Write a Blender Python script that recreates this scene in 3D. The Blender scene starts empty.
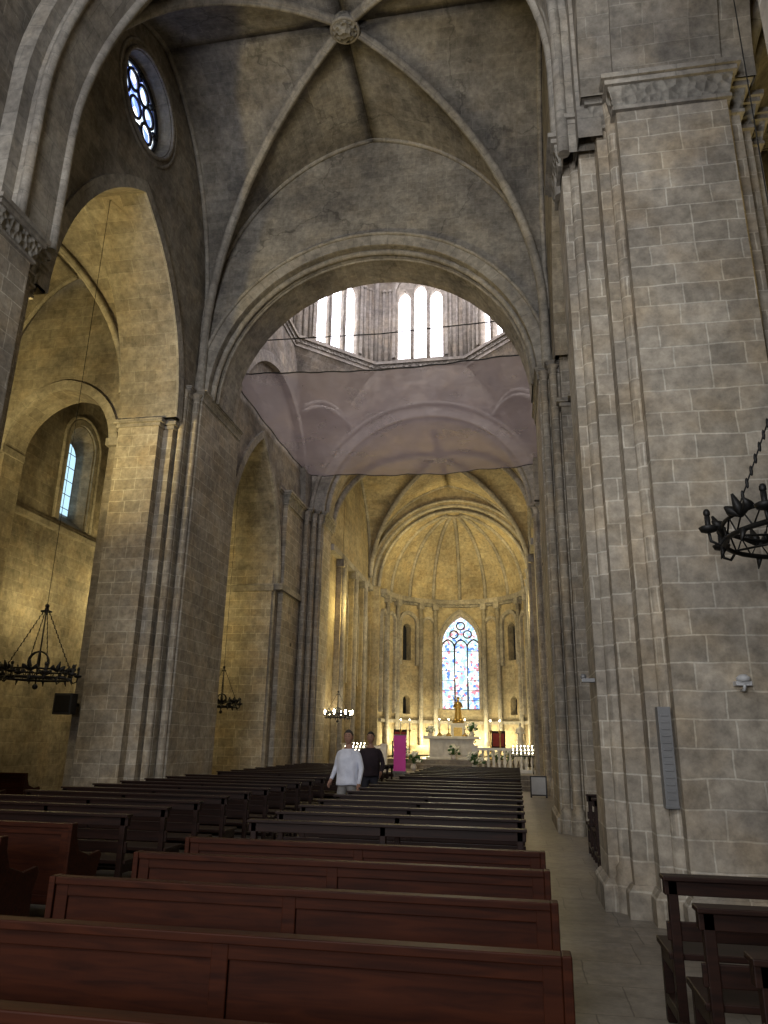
import bpy, bmesh, math, random
from mathutils import Vector, Matrix
random.seed(3)
pi=math.pi; sin=math.sin; cos=math.cos
scene=bpy.context.scene
scene.view_settings.view_transform='Standard'
COL=scene.collection

# ------------------------------------------------------------ materials
def nmat(name):
    m=bpy.data.materials.new(name); m.use_nodes=True
    nt=m.node_tree; nt.nodes.clear()
    out=nt.nodes.new('ShaderNodeOutputMaterial')
    return m,nt,out
def N(nt,t,**kw):
    n=nt.nodes.new(t)
    for k,v in kw.items(): setattr(n,k,v)
    return n
def L(nt,a,b): nt.links.new(a,b)
def mixc(nt,fac,a,b,mode='MIX'):
    n=N(nt,'ShaderNodeMix',data_type='RGBA',blend_type=mode)
    for s,val in ((n.inputs[0],fac),(n.inputs[6],a),(n.inputs[7],b)):
        if hasattr(val,'is_output'): L(nt,val,s)
        elif isinstance(val,(int,float)): s.default_value=val
        else: s.default_value=(*val,1)
    return n.outputs[2]
def ramp(nt,src,p0,c0,p1,c1):
    r=N(nt,'ShaderNodeValToRGB'); L(nt,src,r.inputs[0])
    e=r.color_ramp.elements; e[0].position=p0; e[0].color=(*c0,1); e[1].position=p1; e[1].color=(*c1,1)
    return r.outputs[0]
def stone_mat(name,c1,c2,mor,bw=.55,rh=.28,ms=.011,bump=.5,rough=.9,stain=.55,carve=0,holes=0,och=.5,crack=0):
    m,nt,out=nmat(name)
    tc=N(nt,'ShaderNodeTexCoord')
    nz=N(nt,'ShaderNodeTexNoise'); nz.inputs['Scale'].default_value=2.5; nz.inputs['Detail'].default_value=3
    L(nt,tc.outputs['Object'],nz.inputs['Vector'])
    sc=N(nt,'ShaderNodeVectorMath',operation='SCALE'); L(nt,nz.outputs['Color'],sc.inputs[0]); sc.inputs['Scale'].default_value=.05
    ad=N(nt,'ShaderNodeVectorMath',operation='ADD'); L(nt,tc.outputs['UV'],ad.inputs[0]); L(nt,sc.outputs[0],ad.inputs[1])
    br=N(nt,'ShaderNodeTexBrick'); L(nt,ad.outputs[0],br.inputs['Vector'])
    br.inputs['Scale'].default_value=1; br.inputs['Brick Width'].default_value=bw; br.inputs['Row Height'].default_value=rh
    br.inputs['Mortar Size'].default_value=ms; br.inputs['Mortar Smooth'].default_value=.3
    br.inputs['Color1'].default_value=(*c1,1); br.inputs['Color2'].default_value=(*c2,1); br.inputs['Mortar'].default_value=(*mor,1)
    br.offset=.5; br.offset_frequency=2; br.squash=.75; br.squash_frequency=3
    n2=N(nt,'ShaderNodeTexNoise'); n2.inputs['Scale'].default_value=.55; n2.inputs['Detail'].default_value=8; n2.inputs['Roughness'].default_value=.7
    L(nt,tc.outputs['Object'],n2.inputs['Vector'])
    st=ramp(nt,n2.outputs['Fac'],.36,(1-stain,1-stain,1-stain*.95),.60,(1,1,1))
    col=mixc(nt,1.0,br.outputs['Color'],st,'MULTIPLY')
    n3=N(nt,'ShaderNodeTexNoise'); n3.inputs['Scale'].default_value=7; n3.inputs['Detail'].default_value=7; n3.inputs['Roughness'].default_value=.7
    L(nt,tc.outputs['Object'],n3.inputs['Vector'])
    f3=ramp(nt,n3.outputs['Fac'],.3,(.58,.58,.58),.7,(1.22,1.22,1.22))
    col=mixc(nt,1.0,col,f3,'MULTIPLY')
    n4=N(nt,'ShaderNodeTexNoise'); n4.inputs['Scale'].default_value=1.7; n4.inputs['Detail'].default_value=5
    L(nt,tc.outputs['Object'],n4.inputs['Vector'])
    f4=ramp(nt,n4.outputs['Fac'],.45,(1,1,1),.68,(1+.08*och,1-.05*och,1-.24*och))
    col=mixc(nt,1.0,col,f4,'MULTIPLY')
    if holes:
        vo=N(nt,'ShaderNodeTexVoronoi'); vo.inputs['Scale'].default_value=holes; L(nt,tc.outputs['UV'],vo.inputs['Vector'])
        f5=ramp(nt,vo.outputs['Distance'],.03,(.12,.12,.12),.05,(1,1,1)); col=mixc(nt,1.0,col,f5,'MULTIPLY')
    if crack:
        dn=N(nt,'ShaderNodeTexNoise'); dn.inputs['Scale'].default_value=1.4; dn.inputs['Detail'].default_value=7; L(nt,tc.outputs['Object'],dn.inputs['Vector'])
        s2=N(nt,'ShaderNodeVectorMath',operation='SCALE'); L(nt,dn.outputs['Color'],s2.inputs[0]); s2.inputs['Scale'].default_value=1.6
        a2=N(nt,'ShaderNodeVectorMath',operation='ADD'); L(nt,tc.outputs['Object'],a2.inputs[0]); L(nt,s2.outputs[0],a2.inputs[1])
        ve=N(nt,'ShaderNodeTexVoronoi',feature='DISTANCE_TO_EDGE'); ve.inputs['Scale'].default_value=.22; L(nt,a2.outputs[0],ve.inputs['Vector'])
        f6=ramp(nt,ve.outputs['Distance'],.002,(.35,.35,.35),.008,(1,1,1)); col=mixc(nt,crack,col,mixc(nt,1.0,col,f6,'MULTIPLY'))
    bs=N(nt,'ShaderNodeBsdfPrincipled'); L(nt,col,bs.inputs['Base Color']); bs.inputs['Roughness'].default_value=rough
    bs.inputs['Specular IOR Level'].default_value=.2
    h=N(nt,'ShaderNodeMath',operation='MULTIPLY_ADD'); L(nt,br.outputs['Fac'],h.inputs[0]); h.inputs[1].default_value=-.6; L(nt,n3.outputs['Fac'],h.inputs[2])
    hsrc=h.outputs[0]; dist=.02
    if carve:
        vo=N(nt,'ShaderNodeTexVoronoi'); vo.inputs['Scale'].default_value=9; L(nt,tc.outputs['Object'],vo.inputs['Vector'])
        hsrc=vo.outputs['Distance']; dist=.1
    bp=N(nt,'ShaderNodeBump'); bp.inputs['Strength'].default_value=bump; bp.inputs['Distance'].default_value=dist
    L(nt,hsrc,bp.inputs['Height']); L(nt,bp.outputs[0],bs.inputs['Normal'])
    L(nt,bs.outputs[0],out.inputs[0]); return m
def plain(name,c,rough=.6,metal=0,c2=None,scale=8,bump=0,spec=.5,bd=.01):
    m,nt,out=nmat(name)
    bs=N(nt,'ShaderNodeBsdfPrincipled'); bs.inputs['Roughness'].default_value=rough; bs.inputs['Metallic'].default_value=metal
    bs.inputs['Specular IOR Level'].default_value=spec
    tc=N(nt,'ShaderNodeTexCoord'); nz=N(nt,'ShaderNodeTexNoise'); nz.inputs['Scale'].default_value=scale; nz.inputs['Detail'].default_value=5
    L(nt,tc.outputs['Object'],nz.inputs['Vector'])
    c2=c2 or tuple(x*.7 for x in c)
    L(nt,ramp(nt,nz.outputs['Fac'],.35,c2,.65,c),bs.inputs['Base Color'])
    if bump:
        bp=N(nt,'ShaderNodeBump'); bp.inputs['Strength'].default_value=bump; bp.inputs['Distance'].default_value=bd
        L(nt,nz.outputs['Fac'],bp.inputs['Height']); L(nt,bp.outputs[0],bs.inputs['Normal'])
    L(nt,bs.outputs[0],out.inputs[0]); return m
def wood(name,c,c2,rough=.4,spec=.35):
    m,nt,out=nmat(name)
    tc=N(nt,'ShaderNodeTexCoord'); mp=N(nt,'ShaderNodeMapping'); mp.inputs['Scale'].default_value=(1.2,14,14)
    L(nt,tc.outputs['Object'],mp.inputs[0]); nz=N(nt,'ShaderNodeTexNoise'); nz.inputs['Scale'].default_value=2; nz.inputs['Detail'].default_value=8; nz.inputs['Distortion'].default_value=1.2
    L(nt,mp.outputs[0],nz.inputs['Vector'])
    bs=N(nt,'ShaderNodeBsdfPrincipled'); bs.inputs['Roughness'].default_value=rough; bs.inputs['Specular IOR Level'].default_value=spec
    L(nt,ramp(nt,nz.outputs['Fac'],.3,c2,.7,c),bs.inputs['Base Color'])
    L(nt,bs.outputs[0],out.inputs[0]); return m
def emis(name,c,s,vor=0,cols=None):
    m,nt,out=nmat(name); e=N(nt,'ShaderNodeEmission'); e.inputs[1].default_value=s
    if vor:
        tc=N(nt,'ShaderNodeTexCoord'); v=N(nt,'ShaderNodeTexVoronoi'); v.inputs['Scale'].default_value=vor; L(nt,tc.outputs['Object'],v.inputs['Vector'])
        sp=N(nt,'ShaderNodeSeparateColor'); L(nt,v.outputs['Color'],sp.inputs[0])
        r=N(nt,'ShaderNodeValToRGB'); r.color_ramp.interpolation='CONSTANT'; L(nt,sp.outputs[0],r.inputs[0])
        els=r.color_ramp.elements
        for i,cc in enumerate(cols):
            el=els[i] if i<2 else els.new(i/len(cols))
            el.position=i/len(cols); el.color=(*cc,1)
        L(nt,r.outputs[0],e.inputs[0])
    else: e.inputs[0].default_value=(*c,1)
    L(nt,e.outputs[0],out.inputs[0]); return m

M_pier=stone_mat('pier_stone',(.455,.40,.32),(.33,.29,.23),(.56,.51,.42),bw=.5,rh=.265,ms=.010,stain=.42,och=.6,holes=.6)
M_wall=stone_mat('wall_stone',(.37,.33,.27),(.27,.24,.195),(.38,.345,.285),bw=.55,rh=.28,ms=.009,stain=.55,och=.45)
M_vault=stone_mat('vault_stone',(.34,.31,.262),(.27,.245,.208),(.36,.33,.28),bw=.5,rh=.24,ms=.008,stain=.55,holes=.45,och=.3,crack=.55)
M_rib=stone_mat('rib_stone',(.40,.365,.31),(.32,.29,.245),(.25,.235,.2),bw=.6,rh=.45,ms=.006,stain=.45,och=.3)
M_carve=stone_mat('carved_stone',(.36,.33,.28),(.28,.26,.22),(.3,.28,.24),bump=.9,carve=1,stain=.4,och=.2)
M_gold=stone_mat('apse_stone',(.47,.395,.26),(.36,.30,.20),(.46,.39,.27),bw=.6,rh=.3,ms=.009,stain=.4)
M_floor=stone_mat('floor_stone',(.30,.265,.22),(.25,.22,.18),(.14,.12,.10),bw=.9,rh=.6,ms=.006,bump=.12,rough=.33,stain=.35,och=.3)
M_marble=plain('marble',(.75,.72,.66),.4,c2=(.6,.57,.5),scale=5)
M_pew=wood('pew_wood',(.048,.0125,.005),(.021,.006,.003),.52,.11)
M_bench=wood('bench_wood',(.026,.010,.006),(.011,.005,.0035),.48,.2)
M_iron=plain('wrought_iron',(.02,.019,.018),.55,.5,scale=30)
M_grey=plain('painted_metal',(.20,.20,.20),.45,.3,c2=(.17,.17,.17),scale=4)
M_black=plain('black_plastic',(.03,.03,.035),.5)
M_white=plain('white_plastic',(.55,.55,.55),.5,c2=(.5,.5,.5))
M_goldm=plain('gilded_wood',(.55,.36,.1),.35,.8,scale=14)
M_dark=plain('dark_void_glass',(.02,.022,.03),.25,scale=3)
M_leaf=plain('leaf_green',(.05,.14,.04),.6,scale=25)
M_petal=plain('petal_white',(.85,.85,.78),.6,c2=(.75,.75,.65),scale=25)
M_mag=plain('banner_magenta',(.85,.08,.50),.6,c2=(.78,.07,.43),scale=2)
M_skin=plain('skin',(.36,.20,.14),.6,c2=(.31,.17,.12),scale=20)
M_shirtw=plain('shirt_white',(.76,.78,.88),.85,c2=(.60,.62,.72),scale=6,bump=.8,bd=.04)
M_khaki=plain('trouser_khaki',(.25,.24,.23),.85,c2=(.20,.19,.18),scale=7,bump=.6,bd=.03)
M_shirtd=plain('shirt_dark',(.025,.014,.022),.85,scale=6,bump=.8,bd=.04)
M_trd=plain('trouser_dark',(.03,.03,.045),.8,scale=7)
M_hair=plain('hair_dark',(.02,.015,.012),.7,scale=60,bump=.5)
M_hairg=plain('hair_grey',(.035,.03,.027),.7,scale=60,bump=.5)
M_shoe=plain('shoe_leather',(.03,.02,.015),.4)
M_lip=plain('lips',(.28,.11,.09),.6)
M_eye=plain('eye_dark',(.03,.02,.02),.3)
M_cloth=plain('upholstery_red',(.25,.03,.03),.8)
M_sky=emis('daylit_glass',(.93,.90,1.0),8)
M_sky2=emis('daylit_glass_blue',(.5,.78,.95),1.3)
M_bulb=emis('bulb',(1,.88,.62),40)
M_stain=emis('stained_glass',(1,1,1),1.7,vor=7.5,cols=[(.35,.55,.95),(.85,.9,1),(.12,.25,.7),(.95,.95,.8),(.6,.85,1),(.6,.25,.3),(.9,.95,1),(.45,.7,.65)])
M_rose=emis('rose_glass',(1,1,1),2.2,vor=5,cols=[(.35,.5,1),(.9,.95,1),(.15,.25,.8),(.7,.85,1),(.3,.3,.6)])
M_net,nt,out=nmat('safety_net_fabric')
d=N(nt,'ShaderNodeBsdfDiffuse'); d.inputs[0].default_value=(.37,.31,.30,1)
t=N(nt,'ShaderNodeBsdfTranslucent'); t.inputs[0].default_value=(.20,.165,.165,1)
tr=N(nt,'ShaderNodeBsdfTransparent')
a=N(nt,'ShaderNodeMixShader'); a.inputs[0].default_value=.55; L(nt,d.outputs[0],a.inputs[1]); L(nt,t.outputs[0],a.inputs[2])
tcn=N(nt,'ShaderNodeTexCoord'); nn=N(nt,'ShaderNodeTexNoise'); nn.inputs['Scale'].default_value=.9; nn.inputs['Detail'].default_value=5; L(nt,tcn.outputs['Object'],nn.inputs['Vector'])
mr_=N(nt,'ShaderNodeMapRange'); L(nt,nn.outputs['Fac'],mr_.inputs[0]); mr_.inputs[1].default_value=.3; mr_.inputs[2].default_value=.7; mr_.inputs[3].default_value=.54; mr_.inputs[4].default_value=.70
b2=N(nt,'ShaderNodeMixShader'); L(nt,mr_.outputs[0],b2.inputs[0]); L(nt,tr.outputs[0],b2.inputs[1]); L(nt,a.outputs[0],b2.inputs[2]); L(nt,b2.outputs[0],out.inputs[0])

# ------------------------------------------------------------ builder
class Bd:
    def __init__(s): s.v=[];s.f=[];s.m=[];s.uv=[];s.sm=[]
    def face(s,pts,m=0,uv=None,sm=False):
        i=len(s.v); s.v+=[tuple(p) for p in pts]; s.f.append(list(range(i,i+len(pts)))); s.m.append(m); s.sm.append(sm)
        if uv is None:
            P=[Vector(p) for p in pts]; n=Vector((0,0,0))
            for k in range(len(P)):
                n+=P[k].cross(P[(k+1)%len(P)])
            if n.length>1e-12: n.normalize()
            if abs(n.z)>.75: uv=[(p.x,p.y) for p in P]
            elif abs(n.x)>abs(n.y)*3: uv=[(p.y,p.z) for p in P]
            elif abs(n.y)>abs(n.x)*3: uv=[(p.x,p.z) for p in P]
            else:
                t=Vector((-n.y,n.x,0)); t.normalize(); uv=[(p.dot(t),p.z) for p in P]
        s.uv+=list(uv)
    def box(s,x0,x1,y0,y1,z0,z1,m=0):
        a=[(x0,y0,z0),(x1,y0,z0),(x1,y1,z0),(x0,y1,z0),(x0,y0,z1),(x1,y0,z1),(x1,y1,z1),(x0,y1,z1)]
        for q in ((0,3,2,1),(4,5,6,7),(0,1,5,4),(1,2,6,5),(2,3,7,6),(3,0,4,7)): s.face([a[i] for i in q],m)
    def prism(s,poly,z0,z1,m=0,poly2=None):
        p2=poly2 or poly; n=len(poly)
        for i in range(n):
            j=(i+1)%n
            s.face([(*poly[i],z0),(*poly[j],z0),(*p2[j],z1),(*p2[i],z1)],m)
        s.face([(*p,z0) for p in poly][::-1],m); s.face([(*p,z1) for p in p2],m)
    def tube(s,path,r,n=8,m=0,closed=False,sm=True,rs=None):
        P=[Vector(p) for p in path]; k=len(P); rings=[]; ref=None; acc=0
        for i in range(k):
            if closed: t=P[(i+1)%k]-P[i-1]
            else: t=P[min(i+1,k-1)]-P[max(i-1,0)]
            t.normalize()
            if ref is None:
                ref=Vector((0,0,1)) if abs(t.z)<.9 else Vector((1,0,0))
            x=ref-t*ref.dot(t)
            if x.length<1e-4: x=Vector((0,1,0))-t*t.y
            x.normalize(); y=t.cross(x); ref=x
            rr=rs[i] if rs else r
            rings.append([P[i]+(x*cos(2*pi*q/n)+y*sin(2*pi*q/n))*rr for q in range(n)])
        segs=k if closed else k-1
        for i in range(segs):
            A=rings[i];C=rings[(i+1)%k]; dl=(P[(i+1)%k]-P[i]).length
            for q in range(n):
                w=(q+1)%n
                s.face([A[q],A[w],C[w],C[q]],m,[(q*.1,acc),(q*.1+.1,acc),(q*.1+.1,acc+dl),(q*.1,acc+dl)],sm)
            acc+=dl
        if not closed:
            s.face(rings[0][::-1],m); s.face(rings[-1],m)
    def lathe(s,cx,cy,prof,n=16,m=0,sm=True):
        for i in range(len(prof)-1):
            r0,z0=prof[i]; r1,z1=prof[i+1]
            for q in range(n):
                a0=2*pi*q/n;a1=2*pi*(q+1)/n
                pts=[(cx+r0*cos(a0),cy+r0*sin(a0),z0),(cx+r0*cos(a1),cy+r0*sin(a1),z0),(cx+r1*cos(a1),cy+r1*sin(a1),z1),(cx+r1*cos(a0),cy+r1*sin(a0),z1)]
                if r0<1e-5: pts=pts[1:]
                elif r1<1e-5: pts=pts[:3]
                s.face(pts,m,None,sm)
    def ball(s,c,r,n=10,m=0,sz=(1,1,1)):
        h=n//2+1
        for i in range(h):
            t0=pi*i/h-pi/2;t1=pi*(i+1)/h-pi/2
            for q in range(n):
                a0=2*pi*q/n;a1=2*pi*(q+1)/n
                f=lambda t,a:(c[0]+r*sz[0]*cos(t)*cos(a),c[1]+r*sz[1]*cos(t)*sin(a),c[2]+r*sz[2]*sin(t))
                pts=[f(t0,a0),f(t0,a1),f(t1,a1),f(t1,a0)]
                if i==0: pts=[pts[0],pts[2],pts[3]]
                if i==h-1: pts=pts[:3]
                s.face(pts,m,None,True)
    def make(s,name,mats,parent=None,loc=None,recalc=True,bevel=0,link=True):
        me=bpy.data.meshes.new(name); me.from_pydata(s.v,[],s.f)
        uvl=me.uv_layers.new(name='UVMap'); 
        flat=[c for p in s.uv for c in p]; uvl.data.foreach_set('uv',flat)
        for m in mats: me.materials.append(m)
        me.polygons.foreach_set('material_index',s.m); me.polygons.foreach_set('use_smooth',s.sm)
        bm=bmesh.new(); bm.from_mesh(me); bmesh.ops.remove_doubles(bm,verts=bm.verts,dist=.0004)
        if recalc: bmesh.ops.recalc_face_normals(bm,faces=bm.faces)
        bm.to_mesh(me); bm.free(); me.update()
        if not link: return me
        o=bpy.data.objects.new(name,me); COL.objects.link(o)
        if loc: o.location=loc
        if parent: o.parent=parent
        if bevel:
            md=o.modifiers.new('bevel','BEVEL'); md.width=bevel; md.segments=2; md.limit_method='ANGLE'
        return o

fx=lambda u,z,w:(w,u,z)
fy=lambda u,z,w:(u,w,z)
def lin(a,b,n): return [a+(b-a)*i/n for i in range(n+1)]
def arch_pts(c,h,sp,rise,n=24):
    n=n//2
    if rise>h*1.0005:
        e=(rise*rise-h*h)/(2*h); R=h+e; a1=math.atan2(rise,-e)
        Lp=[(c+e+R*cos(t),sp+R*sin(t)) for t in lin(pi,a1,n)]
    else:
        Lp=[(c+h*cos(t),sp+rise*sin(t)) for t in lin(pi,pi/2,n)]
    return Lp+[(2*c-u,z) for u,z in Lp[:-1]][::-1]
def rect(b,f,u0,u1,z0,z1,w,m=0,nu=1):
    us=lin(u0,u1,nu)
    for a,c in zip(us,us[1:]):
        b.face([f(a,z0,w),f(c,z0,w),f(c,z1,w),f(a,z1,w)],m,[(a,z0),(c,z0),(c,z1),(a,z1)])
def fbox(b,f,u0,u1,z0,z1,w0,w1,m=0,nu=1):
    rect(b,f,u0,u1,z0,z1,w0,m,nu); rect(b,f,u0,u1,z0,z1,w1,m,nu)
    us=lin(u0,u1,nu)
    for a,c in zip(us,us[1:]):
        for z in (z0,z1): b.face([f(a,z,w0),f(c,z,w0),f(c,z,w1),f(a,z,w1)],m)
    for u in (u0,u1): b.face([f(u,z0,w0),f(u,z1,w0),f(u,z1,w1),f(u,z0,w1)],m)
def arch_wall(b,f,u0,u1,z0,z1,w0,w1,c,h,sp,rise,n=28,m=0,ms=None):
    ms=m if ms is None else ms
    P=arch_pts(c,h,sp,rise,n)
    for w in (w0,w1):
        if c-h>u0+1e-4: rect(b,f,u0,c-h,z0,z1,w,m)
        if u1>c+h+1e-4: rect(b,f,c+h,u1,z0,z1,w,m)
        for p,q in zip(P,P[1:]):
            b.face([f(*p,w),f(*q,w),f(q[0],z1,w),f(p[0],z1,w)],m,[p,q,(q[0],z1),(p[0],z1)])
    path=([(c-h,z0)] if z0<sp-1e-4 else [])+P+([(c+h,z0)] if z0<sp-1e-4 else [])
    acc=0
    for p,q in zip(path,path[1:]):
        dl=math.dist(p,q)
        b.face([f(*p,w0),f(*p,w1),f(*q,w1),f(*q,w0)],ms,[(w0,acc),(w1,acc),(w1,acc+dl),(w0,acc+dl)]); acc+=dl
    b.face([f(u0,z1,w0),f(u1,z1,w0),f(u1,z1,w1),f(u0,z1,w1)],m)
    for u in (u0,u1): b.face([f(u,z0,w0),f(u,z1,w0),f(u,z1,w1),f(u,z0,w1)],m)
def arch_band(b,f,c,h,sp,rise,t,w0,w1,leg=0,m=0,n=28):
    A=arch_pts(c,h,sp,rise,n); O=arch_pts(c,h+t,sp,rise+t,n)
    if leg:
        A=[(c-h,sp-leg)]+A+[(c+h,sp-leg)]; O=[(c-h-t,sp-leg)]+O+[(c+h+t,sp-leg)]
    acc=0
    for i in range(len(A)-1):
        p,q,r,s_=A[i],A[i+1],O[i+1],O[i]; dl=math.dist(s_,r)
        for w in (w0,w1): b.face([f(*p,w),f(*q,w),f(*r,w),f(*s_,w)],m,[(0,acc),(0,acc+dl),(t,acc+dl),(t,acc)])
        b.face([f(*p,w0),f(*q,w0),f(*q,w1),f(*p,w1)],m,[(0,acc),(0,acc+dl),(w1-w0,acc+dl),(w1-w0,acc)])
        b.face([f(*s_,w0),f(*r,w0),f(*r,w1),f(*s_,w1)],m,[(0,acc),(0,acc+dl),(.2,acc+dl),(.2,acc)])
        acc+=dl
def arch_tube(b,f,c,h,sp,rise,w,r,leg=0,m=0,n=28,k=8):
    A=arch_pts(c,h,sp,rise,n)
    if leg: A=[(c-h,sp-leg)]+A+[(c+h,sp-leg)]
    b.tube([f(u,z,w) for u,z in A],r,k,m)
def lancet(c,h,z0,sp,rise,n=14):
    P=arch_pts(c,h,sp,rise,n)
    return [(c-h,z0),(c,z0),(c+h,z0),(c+h,(z0+sp)/2)]+P[::-1]+[(c-h,(z0+sp)/2)]
def circ(c,z,r,n=32): return [(c+r*cos(2*pi*i/n),z+r*sin(2*pi*i/n)) for i in range(n)]
def panel(b,f,u0,u1,z0,z1,w0,w1,hole,m=0,splay=1.0,back=True):
    cu=(min(p[0] for p in hole)+max(p[0] for p in hole))/2; cz=(min(p[1] for p in hole)+max(p[1] for p in hole))/2
    cor={0:(u1,z1),1:(u0,z1),2:(u0,z0),3:(u1,z0)}
    def out(p):
        dx=p[0]-cu; dz=p[1]-cz; best=None
        for sd,t in ((0,(u1-cu)/dx if dx>1e-9 else 1e9),(1,(z1-cz)/dz if dz>1e-9 else 1e9),(2,(u0-cu)/dx if dx<-1e-9 else 1e9),(3,(z0-cz)/dz if dz<-1e-9 else 1e9)):
            if best is None or t<best[0]: best=(t,sd)
        return (cu+dx*best[0],cz+dz*best[0]),best[1]
    n=len(hole)
    for w in ((w0,w1) if back else (w0,)):
        for i in range(n):
            p=hole[i];q=hole[(i+1)%n]; op,sp_=out(p); oq,sq=out(q)
            if math.dist(p,q)<1e-6: continue
            P=[p,q,oq]
            if sp_!=sq: P.append(cor[sp_])
            P.append(op)
            b.face([f(u,z,w) for u,z in P],m,P)
    S=[(cu+(p[0]-cu)*splay,cz+(p[1]-cz)*splay) for p in hole]
    for i in range(n):
        j=(i+1)%n
        b.face([f(*hole[i],w0),f(*hole[j],w0),f(*S[j],w1),f(*S[i],w1)],m)
    return S
def gprof(s,c=.6): return math.sqrt(max((1+c)**2-(1+c-s)**2,0))/math.sqrt(1+2*c)
def vault(b,cx,a,cy,bb,sp,H,rib=.14,form=.08,boss=.42,mv=0,mr=1,mc=2,c=.6,n=22,leg=0):
    S=[1-cos(pi/2*i/n) for i in range(n+1)]
    for tau in (1,-1):
        for ax in (0,1):
            A,Bb=(a,bb) if ax==0 else (bb,a)
            for sg in (1,-1):
                acc=0
                for s0,s1 in zip(S,S[1:]):
                    z0=sp+H*gprof(s0,c);z1=sp+H*gprof(s1,c); dl=math.hypot(A*(s1-s0),z1-z0)
                    K=max(1,int(4*s1)+1)
                    for k in range(K):
                        def P(s_,kk,z):
                            u=sg*A*(1-s_); v=tau*Bb*((1-s_)+s_*kk/K)
                            return (cx+u,cy+v,z) if ax==0 else (cx+v,cy+u,z)
                        q=[P(s0,k,z0),P(s0,k+1,z0),P(s1,k+1,z1),P(s1,k,z1)]
                        vv=lambda p:p[1] if ax==0 else p[0]
                        b.face(q,mv,[(vv(q[0]),acc),(vv(q[1]),acc),(vv(q[2]),acc+dl),(vv(q[3]),acc+dl)],True)
                    acc+=dl
    for sx in (1,-1):
        for sy in (1,-1):
            if rib: 
                path=[(cx+sx*a*(1-s)*.97,cy+sy*bb*(1-s)*.97,sp+H*gprof(s,c)-.06) for s in S]
                if leg: path=[(path[0][0],path[0][1],sp-leg)]+path
                b.tube(path,rib,10,mr)
                b.tube([(p[0],p[1],p[2]-rib*.8) for p in path],rib*.5,8,mr)
    if form:
        for sy in (1,-1):
            b.tube([(cx-a*(1-s),cy+sy*bb*.985,sp+H*gprof(s,c)) for s in S]+[(cx+a*(1-s),cy+sy*bb*.985,sp+H*gprof(s,c)) for s in S[::-1]],form,8,mr)
        for sx in (1,-1):
            b.tube([(cx+sx*a*.985,cy-bb*(1-s),sp+H*gprof(s,c)) for s in S]+[(cx+sx*a*.985,cy+bb*(1-s),sp+H*gprof(s,c)) for s in S[::-1]],form,8,mr)
    if boss:
        z=sp+H-.16
        b.lathe(cx,cy,[(0,z-.18),(boss*.45,z-.17),(boss*.6,z-.1),(boss*.85,z-.12),(boss,z-.04),(boss,z+.2)],24,mc)
        b.tube([(cx+boss*cos(t),cy+boss*sin(t),z-.05) for t in lin(0,2*pi,24)[:-1]],.04,8,mr,closed=True)
def offset(poly,d):
    n=len(poly); ar=sum(poly[i][0]*poly[(i+1)%n][1]-poly[(i+1)%n][0]*poly[i][1] for i in range(n))
    sg=1 if ar>0 else -1; res=[]
    for i in range(n):
        a=Vector(poly[i-1]);p=Vector(poly[i]);c=Vector(poly[(i+1)%n])
        e1=(p-a).normalized();e2=(c-p).normalized()
        n1=Vector((e1.y,-e1.x))*sg;n2=Vector((e2.y,-e2.x))*sg
        k=1+n1.dot(n2)
        q=p+(n1+n2)*(d/max(k,.3)); res.append((q.x,q.y))
    return res
def pier(name,poly,shafts,top=9.6,cap=.42,extra=None,base=.22):
    b=Bd()
    b.prism(offset(poly,.07),0,base,0); b.prism(offset(poly,.07),base,base+.07,0,offset(poly,.015))
    b.prism(poly,0,top-cap,0)
    k=min(1,cap/.42)
    b.prism(offset(poly,.05*k),top-cap-.05,top-cap,1)
    b.prism(offset(poly,.03*k),top-cap,top-.14*k,2 if cap>.3 else 1,offset(poly,.09*k))
    b.prism(offset(poly,.13*k),top-.14*k,top-.07*k,1); b.prism(offset(poly,.17*k),top-.07*k,top,1)
    for x,y in shafts:
        b.lathe(x,y,[(.13,0),(.13,.3),(.11,.34),(.12,.4),(.08,.45),(.08,top-cap-.08),(.10,top-cap-.04),(.08,top-cap),(.13,top-.14)],12,0)
    if extra: extra(b)
    return b.make(name,[M_pier,M_rib,M_carve])

# ------------------------------------------------------------ piers
LCY=8.05
def cruci(cx,cy,hx=1.27,hy=1.25):
    q=[(hx,.40),(hx-.2,.40),(hx-.2,.70),(hx-.4,.70),(hx-.4,hy-.27),(.65,hy-.27),(.65,hy)]
    P=[(x,y) for x,y in q]+[(-x,y) for x,y in q[::-1]]+[(-x,-y) for x,y in q]+[(x,-y) for x,y in q[::-1]]
    sh=[(sx*(hx-.2+.02)+cx,sy*.42+cy) for sx in (1,-1) for sy in (1,-1)]+[(sx*(.67)+cx,sy*(hy-.25)+cy) for sx in (1,-1) for sy in (1,-1)]
    return [(cx+x,cy+y) for x,y in P],sh
P,S=cruci(2.15,8.85); pier('stone_pier',P,S)
P,S=cruci(-8.35,LCY); pier('stone_pier',P,S,top=8.95)
P,S=cruci(2.15,1.6); pier('stone_pier',P,S)
P,S=cruci(-8.35,1.2); pier('stone_pier',P,S)
def xmir(P,ax): return [(2*ax-x,y) for x,y in P][::-1]
PC=[(-7.2,15.05),(-7.2,17.5),(-7.46,17.5),(-7.46,17.87),(-9.25,17.87),(-9.25,14.78),(-7.42,14.78),(-7.42,15.05)]
SC=[(-7.31,14.98),(-7.5,14.72)]
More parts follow.
